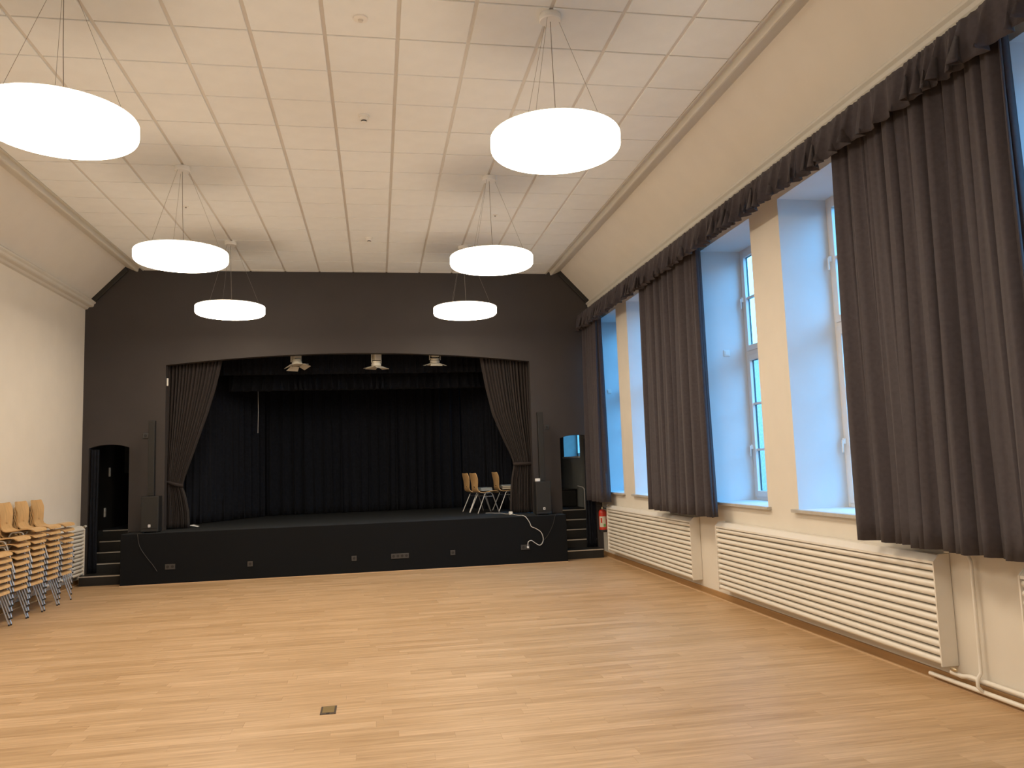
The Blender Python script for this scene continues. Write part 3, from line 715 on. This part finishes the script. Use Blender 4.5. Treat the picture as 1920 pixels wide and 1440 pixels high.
# fire extinguisher
fe = empty('fire_extinguisher', (4.205, 14.49, 0.47)); tag(fe, 'red fire extinguisher with paper label hanging in the corner by the radiator', 'fire extinguisher')
MB().lathe([(0.072, 0.0), (0.076, 0.01), (0.076, 0.05)], 24).build('base_ring', M['rubber'], fe, smooth=True)
MB().lathe([(0.075, 0.05), (0.075, 0.36), (0.068, 0.395), (0.045, 0.42), (0.022, 0.43)], 28).build('cylinder', M['red'], fe, smooth=True)
def wrap(r, z0, z1, a0, a1, n=8):
    rows = []
    for z in (z0, z1): rows.append([(r * math.cos(a0 + (a1 - a0) * i / n), r * math.sin(a0 + (a1 - a0) * i / n), z) for i in range(n + 1)])
    return MB().grid(rows)
R_ = math.radians
lb = wrap(0.0762, 0.10, 0.30, R_(200), R_(300)).build('paper_label', M['label'], fe, smooth=True, angle=180)
wrap(0.0766, 0.105, 0.16, R_(262), R_(296)).build('green_field', M['green'], lb, smooth=True, angle=180)
wrap(0.0766, 0.175, 0.27, R_(222), R_(246)).build('red_field', M['red'], lb, smooth=True, angle=180)
wrap(0.0762, 0.24, 0.30, R_(312), R_(335)).build('inspection_sticker', M['paper'], fe, smooth=True, angle=180)
MB().lathe([(0.02, 0.42), (0.022, 0.46), (0.016, 0.475)], 14).build('valve_body', M['brass'], fe, smooth=True)
MB().prism([(-0.10, 0.475), (0.03, 0.46), (0.035, 0.475), (-0.095, 0.495)], 'Y', -0.012, 0.012).build('lever', M['rubber'], fe)
MB().tube([(0.02, 0.0, 0.45), (0.07, -0.03, 0.44), (0.088, -0.02, 0.36), (0.088, -0.01, 0.18), (0.084, 0, 0.12)], 0.010, 8).build('hose', M['rubber'], fe, smooth=True)
MB().box(0.07, 0.107, -0.02, 0.02, 0.33, 0.40).build('wall_bracket', M['rubber'], fe)

# ================================================================== LOUDSPEAKERS
def speaker(x, yv, lab, box):
    r = empty('column_loudspeaker', (x, yv, STZ)); tag(r, lab, 'loudspeaker', 'column loudspeakers on the stage edge')
    MB().box(-0.145, 0.145, -0.02, 0.22, 0.012, 0.62).build('subwoofer_cabinet', M['spk'], r, bevel=0.012)
    MB().box(-0.132, 0.132, -0.028, -0.019, 0.07, 0.605).build('grille', M['grille'], r, bevel=0.004)
    MB().box(-0.128, 0.128, -0.026, -0.02, 0.022, 0.06).build('front_lip', M['spk'], r, bevel=0.003)
    lg = MB().box(-0.02, 0.02, -0.033, -0.028, 0.095, 0.14).build('badge', M['paper'], r, bevel=0.003)
    MB().lathe([(0.009, -0.0345), (0.009, -0.033)], 12, (-0.002, 0, 0.118), 'Y').build('badge_dot', M['rubber'], lg)
    for sx in (-0.11, 0.11):
        for sy in (0.01, 0.19): MB().lathe([(0.018, 0.0), (0.018, 0.012)], 10, (sx, sy, 0)).build('rubber_foot', M['rubber'], r)
    c = MB().box(-0.052, 0.052, 0.03, 0.14, 0.62, 1.925).build('column', M['spk'], r, bevel=0.01)
    MB().box(-0.046, 0.046, 0.024, 0.031, 0.66, 1.905).build('column_grille', M['grille'], c, bevel=0.003)
    MB().box(-0.052, 0.052, 0.028, 0.142, 1.27, 1.276).build('joint', M['rubber'], c)
speaker(-3.845, 14.37, 'tall slim black column loudspeaker on its bass box left of the arch', 0)
speaker(3.055, 14.40, 'tall slim black column loudspeaker on its bass box right of the arch', 0)
wb = MB().box(-0.045, 0.045, -0.03, 0.03, 0.0, 0.055).build('power_adapter', M['paper'], loc=(2.962, 14.45, STZ + 0.62), bevel=0.006); tag(wb, 'small white box lying on the right bass box', 'adapter')
for x, z, lab in ((-4.06, 2.533, 'dark square wall box beside the left column loudspeaker'), (3.263, 2.50, 'dark square wall box beside the right column loudspeaker')):
    r = empty('wall_box', (x, YW, z)); tag(r, lab, 'wall box')
    MB().box(-0.045, 0.045, -0.018, 0, -0.045, 0.045).build('frame', M['socket'], r, bevel=0.004)
    MB().lathe([(0.026, -0.026), (0.026, -0.018)], 18, axis='Y').build('cover', M['rubber'], r)
def cable(name, pts, rad, m, lab):
    # smooth with Catmull-Rom
    P = [Vector(p) for p in pts]; out = []
    for i in range(len(P) - 1):
        p0, p1, p2, p3 = P[max(i - 1, 0)], P[i], P[i + 1], P[min(i + 2, len(P) - 1)]
        for k in range(6):
            t = k / 6
            out.append(0.5 * ((2 * p1) + (p2 - p0) * t + (2 * p0 - 5 * p1 + 4 * p2 - p3) * t * t + (3 * p1 - p0 - 3 * p2 + p3) * t ** 3))
    out.append(P[-1])
    return tag(MB().tube(out, rad, 8).build(name, m, smooth=True, angle=60), lab, 'cable')
yf = YS - 0.012
cable('loudspeaker_cable', [(-3.985, 14.45, STZ + 0.004), (-3.98, 14.2, STZ + 0.006), (-3.975, yf, STZ - 0.02), (-3.94, yf, 0.643), (-3.83, yf, 0.462), (-3.74, yf, 0.343), (-3.66, yf, 0.22)], 0.004, M['socket'], 'thin dark cable hanging down the stage front on the left')
cable('loudspeaker_cable', [(3.25, 14.75, 1.3), (3.27, 14.6, STZ + 0.01), (3.22, 14.2, STZ + 0.006), (3.20, yf, STZ - 0.03), (3.15, yf, 0.66), (3.06, yf, 0.5), (2.99, yf, 0.42), (2.90, yf - 0.01, 0.33)], 0.004, M['cordb'], 'thin black cable hanging down the stage front on the right')
ec = empty('extension_lead', (2.50, 14.86, STZ)); tag(ec, 'white extension lead running from the stage chairs over the edge to the socket', 'extension lead')
def lead(pts, nm, r=0.006):
    P = [Vector(p) - Vector((2.50, 14.86, STZ)) for p in pts]; out = []
    for i in range(len(P) - 1):
        p0, p1, p2, p3 = P[max(i - 1, 0)], P[i], P[i + 1], P[min(i + 2, len(P) - 1)]
        for k in range(7):
            t = k / 7
            out.append(0.5 * ((2 * p1) + (p2 - p0) * t + (2 * p0 - 5 * p1 + 4 * p2 - p3) * t * t + (3 * p1 - p0 - 3 * p2 + p3) * t ** 3))
    out.append(P[-1]); return MB().tube(out, r, 8).build(nm, M['cordw'], ec, smooth=True, angle=60)
lead([(2.50, 14.86, STZ + 0.02), (2.56, 14.5, STZ + 0.008), (2.63, 14.2, STZ + 0.012), (2.68, yf - 0.01, STZ - 0.04), (2.725, yf - 0.01, 0.736), (2.755, yf - 0.01, 0.665), (2.83, yf - 0.012, 0.628), (2.925, yf - 0.012, 0.560), (2.965, yf - 0.014, 0.45), (2.945, yf - 0.014, 0.36), (2.89, yf - 0.014, 0.325), (2.81, yf - 0.014, 0.37), (2.745, yf - 0.016, 0.415), (2.685, yf - 0.02, 0.395), (2.672, yf - 0.03, 0.325)], 'cable')
lead([(2.50, 14.86, STZ + 0.02), (2.44, 15.0, STZ + 0.008), (2.40, 15.35, STZ + 0.007), (2.30, 15.45, STZ + 0.007), (2.20, 15.6, STZ + 0.007), (2.12, 15.62, STZ + 0.007)], 'cable', 0.005)
MB().box(-0.035, 0.035, -0.045, 0.045, 0.0, 0.06).build('socket_block', M['paper'], ec, bevel=0.012)
MB().lathe([(0.018, -0.05), (0.018, -0.012), (0.010, 0.0)], 14, (2.672 - 2.50, YS - 0.008 - 14.86, 0.302 - STZ), 'Y').build('plug', M['paper'], ec, smooth=True)

# ================================================================== STAGE LIGHTS
bar = empty('lighting_bar', (0, 15.32, 4.42)); tag(bar, 'black lighting bar hidden behind the top of the arch', 'bar')
MB().tube([(-3.6, 0, 0), (2.9, 0, 0)], 0.024, 12).build('pipe', M['rubber'], bar, smooth=True)
for bx in (-2.6, -0.7, 0.6, 2.0): MB().tube([(bx, 0, 0), (bx, 0, 0.585)], 0.012, 8).build('hanger', M['rubber'], bar, smooth=True)
def spot(x, z, yaw, tilt, lab):
    r = empty('stage_light', (x, 15.32, z)); tag(r, lab, 'stage light', 'stage lights under the arch')
    r.rotation_euler = (0, 0, yaw); pv_ = Vector((0, 0, 0.2)); off_ = pv_ - Matrix.Rotation(tilt, 3, 'X') @ pv_
    # lens end at the origin pointing down, body upwards
    b = MB().lathe([(0.085, 0.0), (0.095, 0.006), (0.095, 0.05), (0.080, 0.055), (0.080, 0.075), (0.090, 0.08), (0.090, 0.095)], 24).build('lens_tube', M['spot'], r, smooth=True)
    MB().lathe([(0.078, 0.004), (0.0, 0.012)], 24).build('lens', M['boxgloss'], b, smooth=True)
    MB().box(-0.072, 0.072, -0.072, 0.072, 0.115, 0.36).build('lamp_housing', M['spot'], r, bevel=0.012)
    MB().box(-0.05, 0.05, -0.05, 0.05, 0.09, 0.12).build('vent_gap', M['rubber'], r)
    MB().tube([(-0.105, 0, 0.06), (-0.105, 0, 0.40), (-0.02, 0, 0.46), (0.02, 0, 0.46), (0.105, 0, 0.40), (0.105, 0, 0.06)], 0.010, 8).build('yoke', M['spot'], r, smooth=True)
    MB().box(-0.02, 0.02, -0.03, 0.03, 0.455, 4.44 - z).build('hook_clamp', M['rubber'], r)
    for k in range(4):
        a = math.pi / 2 * k; d = MB()
        ln = 0.13; o_ = 0.085; w0, w1 = 0.085, 0.12; dr = 0.045
        pts = [(-w0, -o_, -0.004), (w0, -o_, -0.004), (w1, -o_ - ln, -0.004 - dr), (-w1, -o_ - ln, -0.004 - dr)]
        pts = [(x_ * math.cos(a) - y_ * math.sin(a), x_ * math.sin(a) + y_ * math.cos(a), z_) for x_, y_, z_ in pts]
        d.add(pts, [(0, 1, 2, 3)]); d.build('barn_door', M['spot'], r, solid=0.004)
    for c in r.children:
        if not c.name.startswith(('yoke', 'hook')): c.rotation_euler = (tilt, 0, 0); c.location = off_
spot(-1.50, 3.83, 0.6, -0.22, 'cream stage light with open barn doors, leftmost under the arch')
spot(0.02, 3.80, 0.55, 0.05, 'cream stage light with open barn doors at the middle of the arch')
spot(1.16, 3.85, 0.1, 0.14, 'cream stage light with open barn doors, rightmost under the arch')

# ================================================================== CHAIRS
def make_chair(name='stacking_chair'):
    """faces +X, origin on the floor."""
    r = empty(name)
    def smooth_pts(P, n):
        P = [Vector(p) for p in P]; out = []
        for i in range(len(P) - 1):
            p0, p1, p2, p3 = P[max(i - 1, 0)], P[i], P[i + 1], P[min(i + 2, len(P) - 1)]
            for k in range(n):
                t = k / n
                out.append(0.5 * ((2 * p1) + (p2 - p0) * t + (2 * p0 - 5 * p1 + 4 * p2 - p3) * t * t + (3 * p1 - p0 - 3 * p2 + p3) * t ** 3))
        out.append(P[-1]); return out
    th = 0.006
    def shell(prof, widths, us, curve, skip=None):
        n = len(prof); m = len(us); A = []; B = []
        for i, p in enumerate(prof):
            t = (prof[min(i + 1, n - 1)] - prof[max(i - 1, 0)]).normalized(); nn = Vector((-t.y, t.x))
            ra, rb = [], []
            for u in us:
                c = curve(i / (n - 1)) * u * u
                q = p + nn * (-c)
                ra.append((q.x + nn.x * th, u * widths[i], q.y + nn.y * th)); rb.append((q.x - nn.x * th, u * widths[i], q.y - nn.y * th))
            A.append(ra); B.append(rb)
        mb = MB(); vs = [p for r_ in A for p in r_] + [p for r_ in B for p in r_]; o_ = n * m; fs = []
        ix = lambda i, j: i * m + j
        cells = set((i, j) for i in range(n - 1) for j in range(m - 1)) - (skip or set())
        for i, j in cells:
            fs.append((ix(i, j), ix(i, j + 1), ix(i + 1, j + 1), ix(i + 1, j)))
            fs.append(tuple(o_ + k for k in (ix(i + 1, j), ix(i + 1, j + 1), ix(i, j + 1), ix(i, j))))
            for (a, b, di, dj) in ((ix(i, j), ix(i, j + 1), -1, 0), (ix(i, j + 1), ix(i + 1, j + 1), 0, 1), (ix(i + 1, j + 1), ix(i + 1, j), 1, 0), (ix(i + 1, j), ix(i, j), 0, -1)):
                if (i + di, j + dj) not in cells: fs.append((b, a, o_ + a, o_ + b))
        return mb.add(vs, fs)
    us = [-1, -0.93, -0.75, -0.5, -0.28, 0.28, 0.5, 0.75, 0.93, 1]
    sp = smooth_pts([(0.230, 0.404), (0.214, 0.430), (0.15, 0.446), (0.06, 0.437), (-0.04, 0.422), (-0.11, 0.418), (-0.155, 0.428), (-0.182, 0.452)], 2)
    n = len(sp); sw = []
    for i in range(n):
        t = i / (n - 1)
        w_ = 0.212 if t < 0.55 else 0.212 - 0.045 * ((t - 0.55) / 0.45) ** 1.4
        if i == 0: w_ = 0.175
        elif i == 1: w_ = 0.20
        sw.append(w_)
    shell(sp, sw, us, lambda t: 0.006).build('seat', M['wood'], r, smooth=True, angle=50)
    bp = smooth_pts([(-0.182, 0.452), (-0.199, 0.490), (-0.206, 0.517), (-0.2095, 0.541), (-0.213, 0.60), (-0.222, 0.67), (-0.236, 0.735), (-0.250, 0.785), (-0.256, 0.803)], 2)
    n = len(bp); bw = []
    for i in range(n):
        z = bp[i].y
        if z < 0.53: w_ = 0.167 - 0.012 * (z - 0.452) / 0.078
        elif z < 0.70: w_ = 0.155 + 0.045 * (z - 0.53) / 0.17
        else: w_ = 0.200 - 0.030 * ((z - 0.70) / 0.10) ** 2
        if i == n - 1: w_ = 0.150
        bw.append(w_)
    skip = {(i, 4) for i in range(n - 1) if 0.512 < (bp[i].y + bp[i + 1].y) / 2 < 0.541}
    shell(bp, bw, us, lambda t: 0.020 * min(1, t * 1.6)).build('backrest', M['wood'], r, smooth=True, angle=50, skip=None) if False else \
        shell(bp, bw, us, lambda t: 0.020 * min(1, t * 1.6), skip).build('backrest', M['wood'], r, smooth=True, angle=50)
    tr = 0.0105
    for s in (-1, 1):
        yt, yb = s * 0.192, s * 0.222
        def L3(x, z): return (x, yt + (yb - yt) * (0.42 - z) / 0.42, z)
        MB().tube([L3(0.085 - 0.0, 0.404), L3(0.10, 0.385), L3(0.112, 0.36), L3(0.225, 0.018)], tr, 8).build('leg', M['steel'], r, smooth=True)
        MB().tube([L3(-0.045, 0.404), L3(-0.06, 0.385), L3(-0.072, 0.36), L3(-0.225, 0.018)], tr, 8).build('leg', M['steel'], r, smooth=True)
        MB().tube([L3(-0.045, 0.404), L3(-0.03, 0.411), L3(0.0, 0.413), L3(0.05, 0.413), L3(0.07, 0.411), L3(0.085, 0.404)], tr, 8).build('side_rail', M['steel'], r, smooth=True)
        MB().tube([L3(-0.080, 0.342), L3(0.118, 0.342)], 0.007, 8).build('stretcher', M['steel'], r, smooth=True)
        for k, x in enumerate((0.226, -0.226)):
            leg = [c for c in r.children if c.name.startswith('leg')][-2 + k]
            MB().lathe([(0.0105, 0.0), (0.012, 0.005), (0.012, 0.018), (0.011, 0.021)], 8, (x, s * 0.2205, 0)).build('foot_cap', M['rubber'], leg, smooth=True)
    MB().tube([(-0.0, -0.19, 0.405), (0.0, 0.19, 0.405)], 0.008, 8).build('cross_bar', M['steel'], r, smooth=True)
    return r
ch0 = make_chair()
used = [False]
def place(x, yv, z, rz, lab, grp):
    if not used[0]: o = ch0; used[0] = True
    else: o = copy_tree(ch0)
    o.location = (x, yv, z); o.rotation_euler = (0, 0, rz); tag(o, lab, 'chair', grp); return o
g2 = 'beech chairs standing on the stage'
place(2.10, 15.62, STZ, 0.24, 'beech chair nearest the viewer on the stage, grey folders on its seat', g2)
place(2.00, 16.10, STZ, 0.20, 'beech chair on the stage half hidden behind the nearest one', g2)
place(2.62, 16.12, STZ, 0.16, 'beech chair on the stage partly behind the right tied drape, beige folders on it', g2)
ordn = ['bottom', 'second from the bottom', 'third from the bottom', 'fourth from the bottom', 'fifth from the bottom', 'sixth from the bottom', 'seventh from the bottom', 'eighth from the bottom', 'ninth from the bottom', 'tenth from the bottom']
stacks = [(10.72, 7, 'shortest stack at the left picture edge'), (11.22, 9, 'second stack from the left edge'), (11.71, 10, 'middle stack of the five'),
          (12.22, 10, 'fourth stack from the left edge'), (12.735, 10, 'stack nearest the stage')]
r5 = random.Random(12)
for yc, n, nm in stacks:
    for k in range(n):
        pos = ('topmost' if k == n - 1 else ordn[k])
        place(-4.79 + 0.0032 * k, yc + r5.uniform(-0.004, 0.004), 0.0785 * k, r5.uniform(-0.006, 0.006), 'beech stacking chair, %s in %s' % (pos, nm), 'stacked beech chairs along the left wall')

# folders on the stage chairs
def folder(x, yv, z, rz, w, d, h, m, lab):
    r = empty('folder', (x, yv, z), rz); tag(r, lab, 'folder')
    MB().box(-w / 2, w / 2, -d / 2, d / 2, 0, 0.004).build('cover', m, r); MB().box(-w / 2, w / 2, -d / 2, d / 2, h - 0.004, h).build('cover', m, r)
    MB().box(-w / 2, -w / 2 + 0.004, -d / 2, d / 2, 0.004, h - 0.004).build('spine', m, r)
    MB().box(-w / 2 + 0.004, w / 2 - 0.006, -d / 2 + 0.004, d / 2 - 0.004, 0.004, h - 0.004).build('pages', M['label'] if m is not M['greybook'] else m, r)
zs = STZ + 0.452
folder(2.10, 15.62, zs, 0.30, 0.24, 0.31, 0.035, M['greybook'], 'grey blue folder lying on the nearest stage chair')
folder(2.105, 15.625, zs + 0.036, 0.22, 0.23, 0.30, 0.025, M['greybook'], 'upper grey folder on the nearest stage chair')
folder(2.62, 16.12, zs, 0.16, 0.26, 0.33, 0.035, M['brownbook'], 'dark brown folder at the bottom of the pile on the right stage chair')
folder(2.625, 16.12, zs + 0.036, 0.20, 0.26, 0.33, 0.035, M['tanbook'], 'beige folder in the pile on the right stage chair')
folder(2.62, 16.12, zs + 0.072, 0.10, 0.25, 0.32, 0.018, M['greybook'], 'thin grey folder on top of the pile on the right stage chair')

# ================================================================== WING DETAILS
bc = empty('black_cabinet', (3.98, 17.1, STZ)); tag(bc, 'glossy black cabinet seen through the right stage doorway', 'cabinet')
MB().box(-0.33, 0.30, -0.4, 0.5, 0, 0.36).build('body', M['step'], bc, bevel=0.02)
MB().box(-0.34, 0.31, -0.42, 0.52, 0.36, 0.385).build('lid', M['boxgloss'], bc, bevel=0.006)
hr = MB().tube([(4.17, 15.62, STZ), (4.17, 15.62, STZ + 0.40), (4.15, 15.64, STZ + 0.44), (4.05, 15.7, STZ + 0.47)], 0.014, 10).build('handrail', M['steel'], smooth=True); tag(hr, 'chrome handrail at the top of the right stage stairs', 'handrail')
for yv, z, lab in ((16.24, 1.92, 'upper pale switch plate inside the left stage doorway'), (16.01, 1.16, 'lower pale switch plate inside the left stage doorway')):
    r = empty('switch_plate', (XL + 0.02, yv, z)); tag(r, lab, 'switch')
    MB().box(0, 0.012, -0.042, 0.042, -0.085, 0.085).build('frame', M['white'], r, bevel=0.003)
    MB().box(0.012, 0.017, -0.027, 0.027, 0.01, 0.064).build('rocker', M['white'], r); MB().box(0.012, 0.017, -0.027, 0.027, -0.064, -0.01).build('rocker', M['white'], r)
